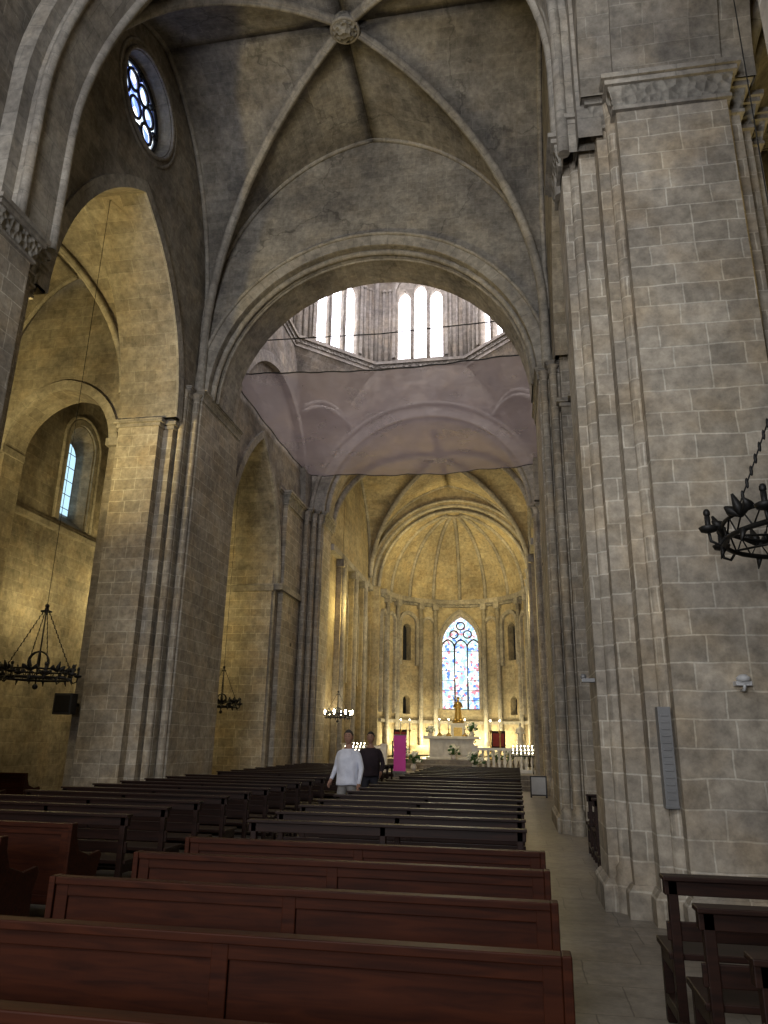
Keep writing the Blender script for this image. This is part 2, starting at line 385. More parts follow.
def resp(sx):
    def ex(b):
        def bx(x0,x1,y0,y1,z0,z1,m):
            if sx<0: b.box(x0,x1,y0,y1,z0,z1,m)
            else: b.box(-6.44-x1,-6.44-x0,y0,y1,z0,z1,m)
        bx(-8.85,-7.85,14.3,14.9,0,8.42,0); bx(-9.0,-7.62,14.54,14.9,0,8.42,0)
        bx(-8.92,-7.78,14.22,14.8,0,.25,0)
        for o,z in ((.04,8.40),(.10,8.48)):
            bx(-8.85-o,-7.85+o,14.3-o,14.9,z,z+.09,1); bx(-9.0,-7.62+o,14.54-o,14.9,z,z+.09,1)
        bx(-8.83,-7.87,14.32,14.9,8.5,9.7,0); bx(-9.0,-7.64,14.56,14.9,8.5,9.7,0)
    return ex
pier('crossing_pier',PC,SC,cap=.22,extra=resp(-1))
pier('crossing_pier',xmir(PC,-3.22),[(-6.44-x,y) for x,y in SC],cap=.22,extra=resp(1))
PD=[(-6.75,25.1),(-6.75,26.3),(-6.85,26.3),(-6.85,26.6),(-9.2,26.6),(-9.2,22.22),(-7.6,22.22),(-7.6,22.6),(-7.35,22.6),(-7.35,24.6),(-7.15,24.6),(-7.15,24.9),(-6.95,24.9),(-6.95,25.1)]
SD=[(-7.22,24.5),(-7.02,24.8),(-6.85,25.0)]
pier('crossing_pier',PD,SD); pier('crossing_pier',xmir(PD,-2.95),[(-5.9-x,y) for x,y in SD])

# ------------------------------------------------------------ nave walls
bl=Bd()
Z1=13.2; LC=11.85
arch_wall(bl,fx,LCY,15.3,8.6,Z1,-7.5,-8.9,LC,2.45,8.6,4.15,m=0,ms=0)
arch_wall(bl,fx,1.2,LCY,8.6,Z1,-7.5,-8.9,4.6,2.2,8.6,4.0)
fbox(bl,fx,-6.5,1.2,0,17.5,-7.5,-8.9)
rc=(11.62,14.9); RZ=13.4
fbox(bl,fx,LCY,15.3,Z1,RZ,-7.5,-8.1)
S_=panel(bl,fx,8.4,15.3,RZ,17.5,-7.5,-8.0,circ(rc[0],rc[1],1.04),splay=.93)
fbox(bl,fx,1.2,8.4,Z1,17.5,-7.5,-8.1)
arch_band(bl,fx,LC,2.45,8.6,4.15,.28,-7.44,-7.5,m=1)
arch_wall(bl,fx,16.7,25.2,0,11,-7.5,-8.9,20.05,2.2,6.3,4.2)
fbox(bl,fx,16.7,25.2,11,15.4,-7.5,-8.9)
arch_band(bl,fx,20.95,3.55,9.6,3.6,.35,-7.30,-7.5,m=1)
arch_band(bl,fx,20.05,2.2,6.3,4.2,.25,-7.42,-7.5,m=1)
fbox(bl,fx,22.2,24.6,6.15,6.35,-7.25,-7.6,1); fbox(bl,fx,22.12,22.5,6.1,6.3,-7.52,-8.9,1)
for r,rr,w in ((1.10,.045,-7.48),(1.26,.04,-7.5)):
    bl.tube([fx(rc[0]+r*cos(t),rc[1]+r*sin(t),w) for t in lin(0,2*pi,36)[:-1]],rr,8,1,closed=True)
bl.make('wall_left',[M_wall,M_rib],recalc=False)
br_=Bd()
arch_wall(br_,fx,8.85,15.3,9.5,17.5,1.1,3.2,12.2,2.1,9.5,3.1)
arch_wall(br_,fx,1.6,8.85,9.5,17.5,1.1,1.5,5.2,2.45,9.5,3.2)
arch_wall(br_,fx,1.6,8.85,9.5,17.5,1.5,2.8,5.2,2.38,9.5,3.1)
arch_wall(br_,fx,1.6,8.85,9.5,17.5,2.8,3.2,5.2,2.45,9.5,3.2)
fbox(br_,fx,-6.5,1.6,0,17.5,1.1,3.2)
arch_wall(br_,fx,16.7,25.2,0,11,1.1,2.5,20.05,2.2,6.3,4.2)
fbox(br_,fx,16.7,25.2,11,15.4,1.1,2.5)
arch_band(br_,fx,20.95,3.55,9.6,3.6,.35,.90,1.1,m=1)
br_.make('wall_right',[M_wall,M_rib],recalc=False)

# rose window
b=Bd()
b.face([fx(u,z,-7.9) for u,z in circ(rc[0],rc[1],.98)],1)
def ring(r,cu,cz,rr,w=-7.84,m=0,n=24): b.tube([fx(cu+r*cos(t),cz+r*sin(t),w) for t in lin(0,2*pi,n)[:-1]],rr,6,m,closed=True)
ring(.96,rc[0],rc[1],.06,n=36); ring(.23,*rc,.035)
for k in range(8):
    a_=k*pi/4+pi/8; ring(.225,rc[0]+.585*cos(a_),rc[1]+.585*sin(a_),.04)
    t0=(rc[0]+.77*cos(k*pi/4),rc[1]+.77*sin(k*pi/4)); t1=(rc[0]+.94*cos(k*pi/4),rc[1]+.94*sin(k*pi/4))
    b.tube([fx(*t0,-7.84),fx(*t1,-7.84)],.075,6,0)
b.make('window_1',[M_dark,M_rose])

# crossing west arch wall
b=Bd()
arch_wall(b,fy,-9,3,9.55,17.4,15.3,15.62,-3.22,3.98,9.55,3.95)
arch_wall(b,fy,-9,3,9.55,17.4,15.62,16.7,-3.22,3.86,9.55,3.83)
arch_band(b,fy,-3.22,3.98,9.55,3.95,.30,15.25,15.3,m=1)
arch_tube(b,fy,-3.22,4.30,9.55,4.27,15.23,.045,m=1)
arch_tube(b,fy,-3.22,3.93,9.55,3.90,15.5,.07,m=1)
arch_tube(b,fy,-3.22,3.88,9.55,3.85,15.7,.05,m=1)
b.make('wall_crossing_west',[M_vault,M_rib],recalc=False)
b=Bd()
arch_wall(b,fy,-9,3,9.55,15.4,25.2,26.4,-2.95,3.8,9.55,3.75)
arch_band(b,fy,-2.95,3.8,9.55,3.75,.45,25.1,25.2,m=1)
arch_tube(b,fy,-2.95,4.3,9.55,4.25,25.08,.09,m=1)
arch_tube(b,fy,-2.95,3.75,9.55,3.7,25.4,.1,m=1)
b.make('wall_crossing_east',[M_wall,M_rib],recalc=False)

# vaults
b=Bd()
VS,VH,VC=11.2,5.6,.12
vault(b,-3.2,4.3,11.9,3.4,VS,VH,rib=.11,form=.06,boss=.30,c=VC,leg=1.7)
vault(b,-3.2,4.3,4.9,3.6,VS,VH,rib=.11,form=.06,boss=.30,c=VC,leg=1.7)
vault(b,-3.2,4.3,-2.6,3.95,VS,VH,rib=.11,form=.06,boss=.30,c=VC,leg=1.7)
for y in (8.45,1.4):
    arch_band(b,fy,-3.1,3.98,11.3,4.85,.6,y-.42,y+.42,m=1,leg=2.3)
    arch_tube(b,fy,-3.1,3.98,11.3,4.85,y-.40,.08,m=1,leg=2.3); arch_tube(b,fy,-3.1,3.98,11.3,4.85,y+.40,.08,m=1,leg=2.3)
    arch_band(b,fy,-3.1,4.15,11.3,5.0,.3,y-.65,y+.65,m=1,leg=2.3)
b.make('ceiling',[M_vault,M_rib,M_carve],recalc=False)
b=Bd()
vault(b,-10.65,1.75,11.6,2.9,9.4,3.4,rib=.09,form=.06,boss=.2,c=.3)
vault(b,-10.65,1.75,4.9,3.3,9.4,3.4,rib=.09,form=.06,boss=.2,c=.3)
vault(b,5.1,1.9,12.2,3.0,9.6,3.2,rib=.1,form=.06,boss=.2)
vault(b,5.1,1.9,5.0,3.5,9.6,3.2,rib=.1,form=.06,boss=.2)
vault(b,-10.65,1.75,20,4.7,9.2,3.0,rib=.1,form=.06,boss=.2)
vault(b,5.1,1.9,20,4.7,9.2,3.0,rib=.1,form=.06,boss=.2)
arch_band(b,fy,-10.65,1.7,9.2,2.6,.5,LCY-.35,LCY+.35,m=1)
arch_band(b,fy,5.1,1.75,9.6,2.7,.5,8.45,9.25,m=1); arch_tube(b,fy,5.1,1.75,9.6,2.7,8.45,.1,m=1)
b.make('ceiling_aisle',[M_wall,M_rib,M_carve],recalc=False)

# outer walls
b=Bd(); XO=-12.4
rect(b,fx,-6.5,17.0,0,13.5,XO); rect(b,fx,19.4,27,0,13.5,XO); rect(b,fx,17.0,19.4,0,6.8,XO); rect(b,fx,17,19.4,11.2,13.5,XO)
hole=lancet(18.25,.62,7.3,9.7,.62)
Sx=panel(b,fx,17,19.4,6.8,11.2,XO,XO-.55,hole,splay=.72)
arch_band(b,fx,18.25,.66,9.7,.66,.16,XO+.06,XO,leg=2.4,m=1)
arch_tube(b,fx,18.25,.9,9.7,.9,XO+.05,.05,leg=2.4,m=1)
fbox(b,fx,-6.5,27,6.95,7.1,XO+.15,XO,1); fbox(b,fx,-6.5,27,7.1,7.2,XO+.08,XO,1)
for y in (9.0,24.5):
    fbox(b,fx,y-.5,y+.5,0,8.3,XO+.35,XO); fbox(b,fx,y-.55,y+.55,8.3,8.5,XO+.42,XO,1)
b.make('wall_outer_left',[M_wall,M_rib],recalc=False)
b=Bd(); b.face([fx(u,z,XO-.45) for u,z in Sx],0); 
for dz in lin(7.9,10,5): b.tube([fx(17.85,dz,XO-.42),fx(18.65,dz,XO-.42)],.012,5,1)
b.make('window_2',[M_sky2,M_iron])
b=Bd()
arch_wall(b,fy,-12.38,-8.95,0,13.5,14.68,15.4,-10.65,1.38,8.2,1.5)
arch_band(b,fy,-10.65,1.38,8.2,1.5,.22,14.60,14.68,m=1,leg=.0)
fbox(b,fy,-12.35,-12.0,8.1,8.28,14.55,15.4,1)
fbox(b,fy,-9.3,-8.8,8.1,8.28,14.55,15.4,1)
b.make('wall_aisle_arch',[M_wall,M_rib],recalc=False)
b=Bd(); rect(b,fx,-6.5,27,0,14,7.0); b.make('wall_outer_right',[M_wall],recalc=False)
b=Bd(); arch_wall(b,fy,-12.4,-7.3,0,14,24.8,25.5,-10.6,1.2,4.5,1.4); rect(b,fy,-12.4,-8,0,7,26.5); rect(b,fy,1.0,7,0,14,24.8); b.make('wall_transept_east',[M_wall],recalc=False)
b=Bd()
Sw=panel(b,fy,-12.4,7,0,17.5,-6.5,-7.0,circ(-3.1,10.5,3.2),splay=.95,back=False)
b.make('wall_west',[M_wall],recalc=False)
b=Bd(); b.face([fy(u,z,-6.95) for u,z in Sw],1)
for k in range(12):
    a_=k*pi/6; b.tube([(-3.1+.6*cos(a_),-6.9,10.5+.6*sin(a_)),(-3.1+3*cos(a_),-6.9,10.5+3*sin(a_))],.07,6,0)
b.tube([(-3.1+.6*cos(t),-6.9,10.5+.6*sin(t)) for t in lin(0,2*pi,24)[:-1]],.09,6,0,closed=True)
b.tube([(-3.1+2.2*cos(t),-6.9,10.5+2.2*sin(t)) for t in lin(0,2*pi,24)[:-1]],.09,6,0,closed=True)
b.make('west_fill_window',[M_rib,M_sky2])  # unseen west rose with glowing pane, added to go with the fill light

# ------------------------------------------------------------ lantern
LX,LY=-3.2,20.95; AP=4.3; HS=AP*math.tan(pi/8)
b=Bd(); g=Bd()
for k in range(8):
    a_=k*pi/4; n=Vector((sin(a_),cos(a_),0)); t=Vector((cos(a_),-sin(a_),0)); c0=Vector((LX,LY,0))
    f=lambda u,z,w,n=n,t=t,c0=c0:tuple(c0+n*(AP+w)+t*u+Vector((0,0,z)))
    e0=HS+.2
    rect(b,f,-e0,-.96,15.3,21,0); rect(b,f,.96,e0,15.3,21,0)
    for u in (-.64,0,.64):
        top=18.8 if u==0 else 18.5
        hl=lancet(u,.255,15.85,top,.45,10)
        S2=panel(b,f,u-.32,u+.32,15.3,21,0,.3,hl,back=False)
        g.face([f(p[0],p[1],.25) for p in S2],0)
        for z in (16.8,17.6,18.4): g.tube([f(u-.22,z,.2),f(u+.22,z,.2)],.012,4,1)
    arch_band(b,f,0,.98,18.7,1.15,.12,-.08,0,leg=2.8,m=1)
    for u in (-.32,.32): b.tube([f(u,15.8,-.03),f(u,18.7,-.03)],.04,8,1)
    for u in (-1.22,1.22,-1.47,1.47): b.tube([f(u,15.8,-.02),f(u,18.9,-.02)],.05,8,1); b.ball(f(u,18.95,-.02),.09,8,1)
    b.tube([f(HS,15.4,-.02),f(HS,21,-.02)],.11,8,1)
    fbox(b,f,-e0,e0,15.6,15.72,-.16,0,1); fbox(b,f,-e0,e0,15.45,15.6,-.09,0,2); fbox(b,f,-e0,e0,15.3,15.45,-.04,0,1)
    fbox(b,f,-e0,e0,20.1,20.25,-.12,0,1)
    b.face([f(-e0,21,0),f(e0,21,0),(LX,LY,24)],0)
    b.tube([f(HS,21,-.02),(LX,LY,23.9)],.12,8,1)
for sx in (1,-1):
    for sy in (1,-1):
        cx=LX+sx*AP; cy=LY+sy*AP
        p1=(cx,LY+sy*HS,15.3);p2=(LX+sx*HS,cy,15.3)
        m1=Vector((cx,cy,11.6))
        b.face([m1,p1,p2],0)
        for o in (0,.25):
            q1=Vector((cx,cy-sy*(1.5-o*.5),13.0+o)); q2=Vector((cx-sx*(1.5-o*.5),cy,13.0+o)); md=(q1+q2)/2+Vector((0,0,1.0))
            b.tube([q1.lerp(md,t_)*(1-t_)+md.lerp(q2,t_)*t_-Vector((sx*.12,sy*.12,0)) for t_ in lin(0,1,10)],.09,8,1)
b.make('lantern_tower',[M_wall,M_rib,M_carve],recalc=False)
g.make('window_4',[M_sky,M_iron],recalc=False)
# net
b=Bd(); nx=40;ny=40
def netp(i,j):
    u=i/nx;v=j/ny; return (-7.42+8.45*u,17.0+8.05*v,11.1-.16*sin(pi*u)-.12*sin(pi*v)*.8+.03*sin(u*23)*sin(v*17)+.015*sin(u*60)+.02*sin(v*31+u*9))
for i in range(nx):
    for j in range(ny):
        b.face([netp(i,j),netp(i+1,j),netp(i+1,j+1),netp(i,j+1)],0,None,True)
b.tube([netp(i,0) for i in range(nx+1)],.02,6,1); b.tube([netp(i,ny) for i in range(nx+1)],.02,6,1)
b.tube([netp(0,i) for i in range(nx+1)],.02,6,1)
b.tube([(-7.5,17.0,12.1),(-3.2,17.0,12.0),(1.1,17.0,12.15)],.018,6,1)
b.make('safety_net',[M_net,M_iron],recalc=False)

# ------------------------------------------------------------ chancel + apse
AX,AY,AR=-2.75,35.2,3.65
b=Bd()
for x,s in ((-6.9,1),(1.0,-1)):
    rect(b,fx,26.4,34.6,0,14,x)
    for y in (28.2,30.5,32.6):
        fbox(b,fx,y-.28,y+.28,0,8.5,x,x+s*.22); b.lathe(x+s*.25,y,[(.13,0),(.13,8.3),(.2,8.5)],12,1)
        fbox(b,fx,y-.34,y+.34,8.2,8.5,x,x+s*.32,1)
    fbox(b,fx,26.4,34.6,8.5,8.75,x,x+s*.25,1)
    for y in (29.35,31.55,33.6):
        arch_band(b,fx,y,.6,6.8,.6,.12,x+s*.08,x,leg=3,m=1)
b.make('wall_chancel',[M_gold,M_rib],recalc=False)
b=Bd()
vault(b,-2.95,3.95,30.5,4.1,9.3,4.5,rib=.12,form=.08,boss=.25,c=.3)
b.make('ceiling_chancel',[M_gold,M_rib,M_carve],recalc=False)
b=Bd()
arch_wall(b,fy,-7.2,1.3,0,14,34.6,34.85,AX,AR+.35,8.8,AR+.4)
arch_wall(b,fy,-7.2,1.3,0,14,34.85,35.2,AX,AR,8.8,AR+.1)
arch_tube(b,fy,AX,AR+.30,8.8,AR+.35,34.7,.11,m=1); arch_tube(b,fy,AX,AR+.02,8.8,AR+.12,34.85,.09,m=1)
arch_tube(b,fy,AX,AR+.52,8.8,AR+.58,34.58,.08,m=1)
fa=lambda u,z,w:(AX+(AR+w)*sin(u/AR),AY+(AR+w)*cos(u/AR),z)
UE=AR*pi/2
glass=Bd()
def seg(u0,u1,z0=0,z1=8.8): rect(b,fa,u0,u1,z0,z1,0,0,max(1,int((u1-u0)/.3)))
seg(-1.25,1.25,0,2.8)
h1=lancet(0,.95,3.1,6.35,1.65,18)
Sc=panel(b,fa,-1.25,1.25,2.8,8.8,0,.45,h1,splay=.97,back=False)
for s in (1,-1):
    def sg(a,c,z0=0,z1=8.8):
        if s>0: seg(a,c,z0,z1)
        else: seg(-c,-a,z0,z1)
    sg(1.25,2.3); sg(3.7,UE)
    uc=3.0*s
    sg(2.3,3.7,0,2.6); sg(2.3,3.7,4.2,5.0)
    Sn=panel(b,fa,uc-.7,uc+.7,2.6,4.2,0,.4,lancet(uc,.24,2.85,3.5,.26,10),back=False); glass.face([fa(u,z,.38) for u,z in Sn],1)
    Sn=panel(b,fa,uc-.7,uc+.7,5.0,8.8,0,.45,lancet(uc,.27,5.5,7.1,.3,10),back=False); glass.face([fa(u,z,.42) for u,z in Sn],1)
    arch_band(b,fa,uc,.5,7.35,.5,.18,-.16,0,leg=2.1,m=1)
    for uu in (1.75,4.35,5.3):
        arch_band(b,fa,uu*s,.32,7.35,.36,.13,-.16,0,leg=4.5,m=1)
    for uu in (1.35,2.2,3.8,4.85):
        b.tube([fa(uu*s,.9,-.14),fa(uu*s,8.4,-.14)],.11,10,1); fbox(b,fa,uu*s-.17,uu*s+.17,8.2,8.5,-.28,0,1)
arch_band(b,fa,0,.98,6.35,1.68,.16,-.12,0,leg=3.2,m=1)
arch_tube(b,fa,0,1.2,6.35,1.9,-.08,.05,leg=3.2,m=1)
fbox(b,fa,-UE,UE,8.5,8.75,-.3,0,1,nu=30); fbox(b,fa,-UE,UE,8.38,8.5,-.15,0,2,nu=30)
fbox(b,fa,-UE,UE,2.4,2.55,-.12,0,1,nu=30)
fbox(b,fa,-UE,UE,.9,1.35,-.45,0,0,nu=30)
nm,ne=30,14
for i in range(nm):
    for j in range(ne):
        def sp_(i,j):
            a_=-pi/2+pi*i/nm; e=pi/2*j/ne; return (AX+AR*cos(e)*sin(a_),AY+AR*cos(e)*cos(a_)-.02,8.8+(AR+.1)*sin(e))
        q=[sp_(i,j),sp_(i+1,j),sp_(i+1,j+1),sp_(i,j+1)]; w=.38
        uv=[(i*w,j*.41),((i+1)*w,j*.41),((i+1)*w,j*.41+.41),(i*w,j*.41+.41)]
        if j==ne-1: q=q[:3];uv=uv[:3]
        b.face(q,0,uv,True)
for k in range(1,8):
    a_=-pi/2+pi*k/8
    b.tube([(AX+(AR-.04)*cos(e)*sin(a_),AY+(AR-.04)*cos(e)*cos(a_),8.8+(AR+.06)*sin(e)) for e in lin(0,pi/2*.93,14)],.095,6,1)
b.tube([(AX+.4*sin(a_),AY+.4*cos(a_)-.02,8.8+AR+.02) for a_ in lin(-pi/2,pi/2,12)],.09,6,1)
b.make('wall_apse',[M_gold,M_rib,M_carve],recalc=False)
glass.face([fa(u,z,.40) for u,z in Sc],0)
for u in (-.31,.31): glass.tube([fa(u,3.1,.33),fa(u,6.5,.33)],.05,6,2)
for u in (-.62,0,.62): glass.tube([fa(a,z,.33) for a,z in arch_pts(u,.31,6.3,.42,10)],.045,6,2)
for u,z in ((-.33,7.0),(.33,7.0),(0,7.45)): glass.tube([fa(u+.2*cos(t),z+.2*sin(t),.33) for t in lin(0,2*pi,14)[:-1]],.04,6,2,closed=True)
for z in lin(3.6,6.1,5): glass.tube([fa(-.93,z,.34),fa(0,z,.34),fa(.93,z,.34)],.014,5,3)
glass.make('window_5',[M_stain,M_dark,M_dark,M_iron],recalc=False)

# ------------------------------------------------------------ floors
b=Bd(); b.box(-13,7.5,-7,27.2,-.3,0); b.make('floor',[M_floor])
b=Bd()
for i in range(3): b.box(-6.9,1.0,26.8+i*.35,40,-.1 if i==0 else .16*i,.16*(i+1))
for i in range(2): b.box(-5.6,.2,31.2+i*.4,40,.48+.18*i,.48+.18*(i+1))
b.make('floor_chancel',[M_floor])

# ------------------------------------------------------------ pews
def pew_mesh(Ln,style):
    b=Bd()
    if style=='A':
        b.box(0,Ln,-.03,.045,.845,.88); b.box(0,Ln,.0,.03,.27,.85)
        npan=2
        for i in range(npan+1):
            x=(Ln-.07)*i/npan; b.box(x,x+.07,-.016,.040,.25,.846)
        b.box(.01,Ln-.01,-.012,.036,.26,.33); b.box(.01,Ln-.01,-.012,.036,.79,.846)
        b.box(.02,Ln-.02,.03,.46,.42,.455); b.box(.02,Ln-.02,.40,.43,.33,.42)
        b.box(.04,Ln-.04,-.36,-.16,.15,.19)
        prof=[(-.03,0),(.48,0),(.48,.08),(.44,.12),(.44,.44),(.49,.58),(.46,.62),(.30,.60),(.12,.66),(.06,.78),(.05,.882),(-.035,.882)]
        for x in (-.035,Ln):
            b.face([(x,y,z) for y,z in prof]); b.face([(x+.035,y,z) for y,z in prof][::-1])
            for i in range(len(prof)):
                p=prof[i];q=prof[(i+1)%len(prof)]; b.face([(x,*p),(x,*q),(x+.035,*q),(x+.035,*p)])
        for x in (.1,Ln-.14): b.box(x,x+.04,-.38,0,.0,.15)
        for x in (Ln/2,): b.box(x,x+.05,0,.42,0,.42)
    else:
        b.box(0,Ln,-.03,.03,.76,.84); b.box(0,Ln,-.012,.012,.52,.62)
        b.box(-.01,Ln+.01,-.07,.05,.84,.865)
        b.box(.0,Ln,.0,.42,.42,.455); b.box(.03,Ln-.03,.36,.385,.34,.42)
        nl=3 if Ln>1.8 else 2
        for i in range(nl):
            x=.02+(Ln-.10)*i/(nl-1)
            b.box(x,x+.055,-.03,.03,0,.84); b.box(x,x+.055,.35,.41,0,.42); b.box(x,x+.055,.03,.35,.10,.16); b.box(x,x+.055,.03,.35,.34,.42)
            b.box(x,x+.045,-.30,-.03,.08,.13); b.box(x,x+.045,-.30,-.25,0,.13)
        b.box(.02,Ln-.02,-.34,-.16,.13,.16)
    return b.make('pew',[M_pew if style=='A' else M_bench],link=False)
cache={}
def pew(x0,x1,y,style,name='pew',rz=0):
    k=(round(x1-x0,2),style)
    if k not in cache: cache[k]=pew_mesh(x1-x0,style)
    o=bpy.data.objects.new(name,cache[k]); o.location=(x0,y,0); o.rotation_euler=(0,0,rz); COL.objects.link(o)
    md=o.modifiers.new('bevel','BEVEL'); md.width=.005; md.segments=2; md.limit_method='ANGLE'
for y in (2.12,3.02,3.92,4.82,5.6): pew(-2.42,.13,y,'A')
for y in (4.3,5.2,6.1): pew(-6.6,-3.72,y,'A')
rows=[7.1+.85*i for i in range(10)]
for y in rows: pew(-2.5,.05,y,'B'); pew(-6.6,-3.72,y,'B')
rows=[16.4+.85*i for i in range(9)]
for y in rows: pew(-2.5,.05,y,'B'); pew(-6.6,-3.72,y,'B')
for y in (10.3,11.3,12.3,13.3): pew(-11.8,-9.2,y,'A')
for y in (3.25,4.12,4.98): pew(.82,2.62,y,'B','bench')
for y in (11.2,12.1): pew(1.0,2.4,y,'B','bench')

# ------------------------------------------------------------ chandeliers
def chandelier(loc,r,top,lit=False,hk=1.55):
    b=Bd(); n=8
    for z,rr in ((0,.022),(.14,.016)):
        b.tube([(r*cos(t),r*sin(t),z) for t in lin(0,2*pi,36)[:-1]],rr,6,0,closed=True)
    b.tube([(r*.45*cos(t),r*.45*sin(t),.02) for t in lin(0,2*pi,24)[:-1]],.014,6,0,closed=True)
    for k in range(24):
        t=2*pi*k/24;t2=2*pi*(k+.5)/24;t3=2*pi*(k+1)/24
        b.tube([(r*cos(t),r*sin(t),0),(r*cos(t2),r*sin(t2),.14),(r*cos(t3),r*sin(t3),0)],.008,4,0)
    H=r*hk
    for k in range(n):
        t=2*pi*k/n; c,s=cos(t),sin(t)
        arm=[(r*c,r*s,.02),((r+.06)*c,(r+.06)*s,-.05),((r+.12)*c,(r+.12)*s,-.02),((r+.13)*c,(r+.13)*s,.05)]
        b.tube(arm,.013,6,0)
        x,y=(r+.13)*c,(r+.13)*s
        b.lathe(x,y,[(0,.04),(.06,.06),(.075,.09),(.06,.10),(.0,.10)],10,0)
        b.lathe(x,y,[(.022,.10),(.022,.18),(0,.18)],8,1 if lit else 0)
        b.ball((x,y,.21),.04 if lit else .028,8,1 if lit else 0,(1,1,1.3))
        t2=t+pi/n; c2,s2=cos(t2),sin(t2)
        for da,dz in ((-.10,.2),(0,.27),(.10,.2)):
            ca,sa=cos(t2+da/r),sin(t2+da/r)
            b.tube([((r+.01)*c2,(r+.01)*s2,.10),((r+.03)*ca,(r+.03)*sa,.17),((r+.07)*ca,(r+.07)*sa,dz)],.02,6,0,rs=[.015,.04,.01])
        b.tube([((r+.01)*c2,(r+.01)*s2,0),((r+.04)*c2,(r+.04)*s2,-.1)],.02,6,0,rs=[.03,.004])
        b.tube([(r*.45*c,r*.45*s,.02),(r*c,r*s,.02)],.01,5,0)
    for k in range(4):
        t=2*pi*k/4+.3
        A=Vector((r*cos(t),r*sin(t),.14)); Z=Vector((0,0,H)); 
        m_=14
        for i in range(m_):
            p=A.lerp(Z,i/m_);q=A.lerp(Z,(i+.8)/m_); b.ball(tuple((p+q)/2),(q-p).length/2,6,0,(.3,.3,1))
        b.tube([tuple(A),tuple(Z)],.006,4,0)
    for k in range(3):
        a0=k*pi/3
        b.tube([(r*.34*cos(t)*cos(a0),r*.34*cos(t)*sin(a0),r*.5+r*.34*sin(t)) for t in lin(0,2*pi,18)[:-1]],.014,5,0,closed=True)
    b.tube([(0,0,-.12),(0,0,H)],.014,6,0); b.ball((0,0,H),.04,8,0); b.ball((0,0,-.14),.05,8,0)
    b.tube([(r*.16*cos(t),r*.16*sin(t),H-.1) for t in lin(0,2*pi,12)[:-1]],.012,5,0,closed=True)
    b.tube([(0,0,H),(0,0,top-loc[2])],.006,5,0)
    return b.make('chandelier',[M_iron,M_bulb],loc=loc)
chandelier((-8.3,11.9,2.52),.56,12.7,hk=2.3)
chandelier((2.38,5.9,3.15),.70,12.5,hk=2.3)
chandelier((-8.15,20.1,2.4),.42,10.4,hk=2.6)
chandelier((-6.5,27.3,2.35),.42,12.5,lit=True,hk=2.2)

# ------------------------------------------------------------ small fixtures
b=Bd(); b.box(-9.36,-8.96,14.1,14.32,1.98,2.40,0); b.box(-9.33,-8.99,14.09,14.1,2.02,2.36,1); b.box(-9.18,-9.12,14.3,14.66,2.15,2.22,1)
b.make('loudspeaker',[M_black,M_iron],bevel=.01)
b=Bd(); b.box(-7.80,-7.48,17.95,18.2,1.9,2.3,0); b.box(-7.77,-7.51,17.94,17.95,1.94,2.26,1); b.make('loudspeaker',[M_black,M_iron],bevel=.01)
b=Bd(); b.box(1.36,1.48,7.71,7.86,1.02,1.95,0); b.box(1.355,1.485,7.705,7.72,1.03,1.05,0)
for z in lin(1.1,1.86,12): b.box(1.38,1.46,7.703,7.71,z,z+.02,0)
b.make('column_loudspeaker',[M_grey],bevel=.008)
b=Bd(); b.box(2.05,2.19,7.49,7.6,2.14,2.18,0); b.tube([(2.12,7.6,2.1),(2.12,7.50,2.1),(2.12,7.48,2.15)],.015,6,0); b.lathe(2.12,7.5,[(.0,2.17),(.06,2.18),(.065,2.21),(.03,2.24),(0,2.24)],12,0)
b.make('wall_lamp',[M_white])
b=Bd(); b.box(.74,.885,8.6,8.70,2.25,2.29,0); b.ball((.76,8.64,2.31),.035,10,0); b.make('security_camera',[M_grey])
b=Bd(); b.box(.35,.85,24.0,24.05,.05,.62,1); b.box(.39,.81,23.99,24.0,.09,.58,0); b.box(.35,.4,23.95,24.15,0,.05,1); b.box(.8,.85,23.95,24.15,0,.05,1)
b.make('notice_board',[M_white,M_black])

# ------------------------------------------------------------ chancel furniture
def baluster(b,x,y,z0,h):
    b.lathe(x,y,[(.06,z0),(.06,z0+.06),(.035,z0+.1),(.075,z0+h*.38),(.04,z0+h*.6),(.03,z0+h*.8),(.055,z0+h*.9),(.055,z0+h)],10,0)
def balustrade(x0,x1,y,z0):
    b=Bd(); b.box(x0,x1,y-.1,y+.1,z0,z0+.12); b.box(x0,x1,y-.12,y+.12,z0+.78,z0+.88)
    n=int((x1-x0)/.2)
    for i in range(1,n): baluster(b,x0+(x1-x0)*i/n,y,z0+.12,.66)
    for x in (x0,x1-.2): b.box(x,x+.2,y-.13,y+.13,z0,z0+.92); b.box(x-.03,x+.23,y-.16,y+.16,z0+.9,z0+.96)
    b.make('balustrade',[M_marble])
balustrade(-6.8,-5.0,29.5,.48); balustrade(-1.7,.95,29.5,.48)
b=Bd(); b.box(-3.85,-1.65,32.6,33.3,.84,.92); b.box(-3.7,-1.8,32.7,33.2,.92,1.66); b.box(-3.95,-1.55,32.5,33.4,1.66,1.78)
for x in (-3.6,-3.0,-2.4): b.box(x,x+.5,32.67,32.7,1.0,1.58)
b.make('altar',[M_marble],bevel=.012)
b=Bd(); b.box(-4.42,-3.98,27.55,27.57,.50,1.75,0); b.box(-4.45,-3.95,27.48,27.66,.46,.52,1); b.box(-4.43,-3.97,27.54,27.58,1.75,1.78,1); b.tube([(-4.2,27.6,.5),(-4.2,27.6,1.76)],.012,6,1)
for x in (-4.4,-4.04): b.box(x,x+.04,27.45,27.7,.32,.47,1)
b.make('rollup_banner',[M_mag,M_grey])
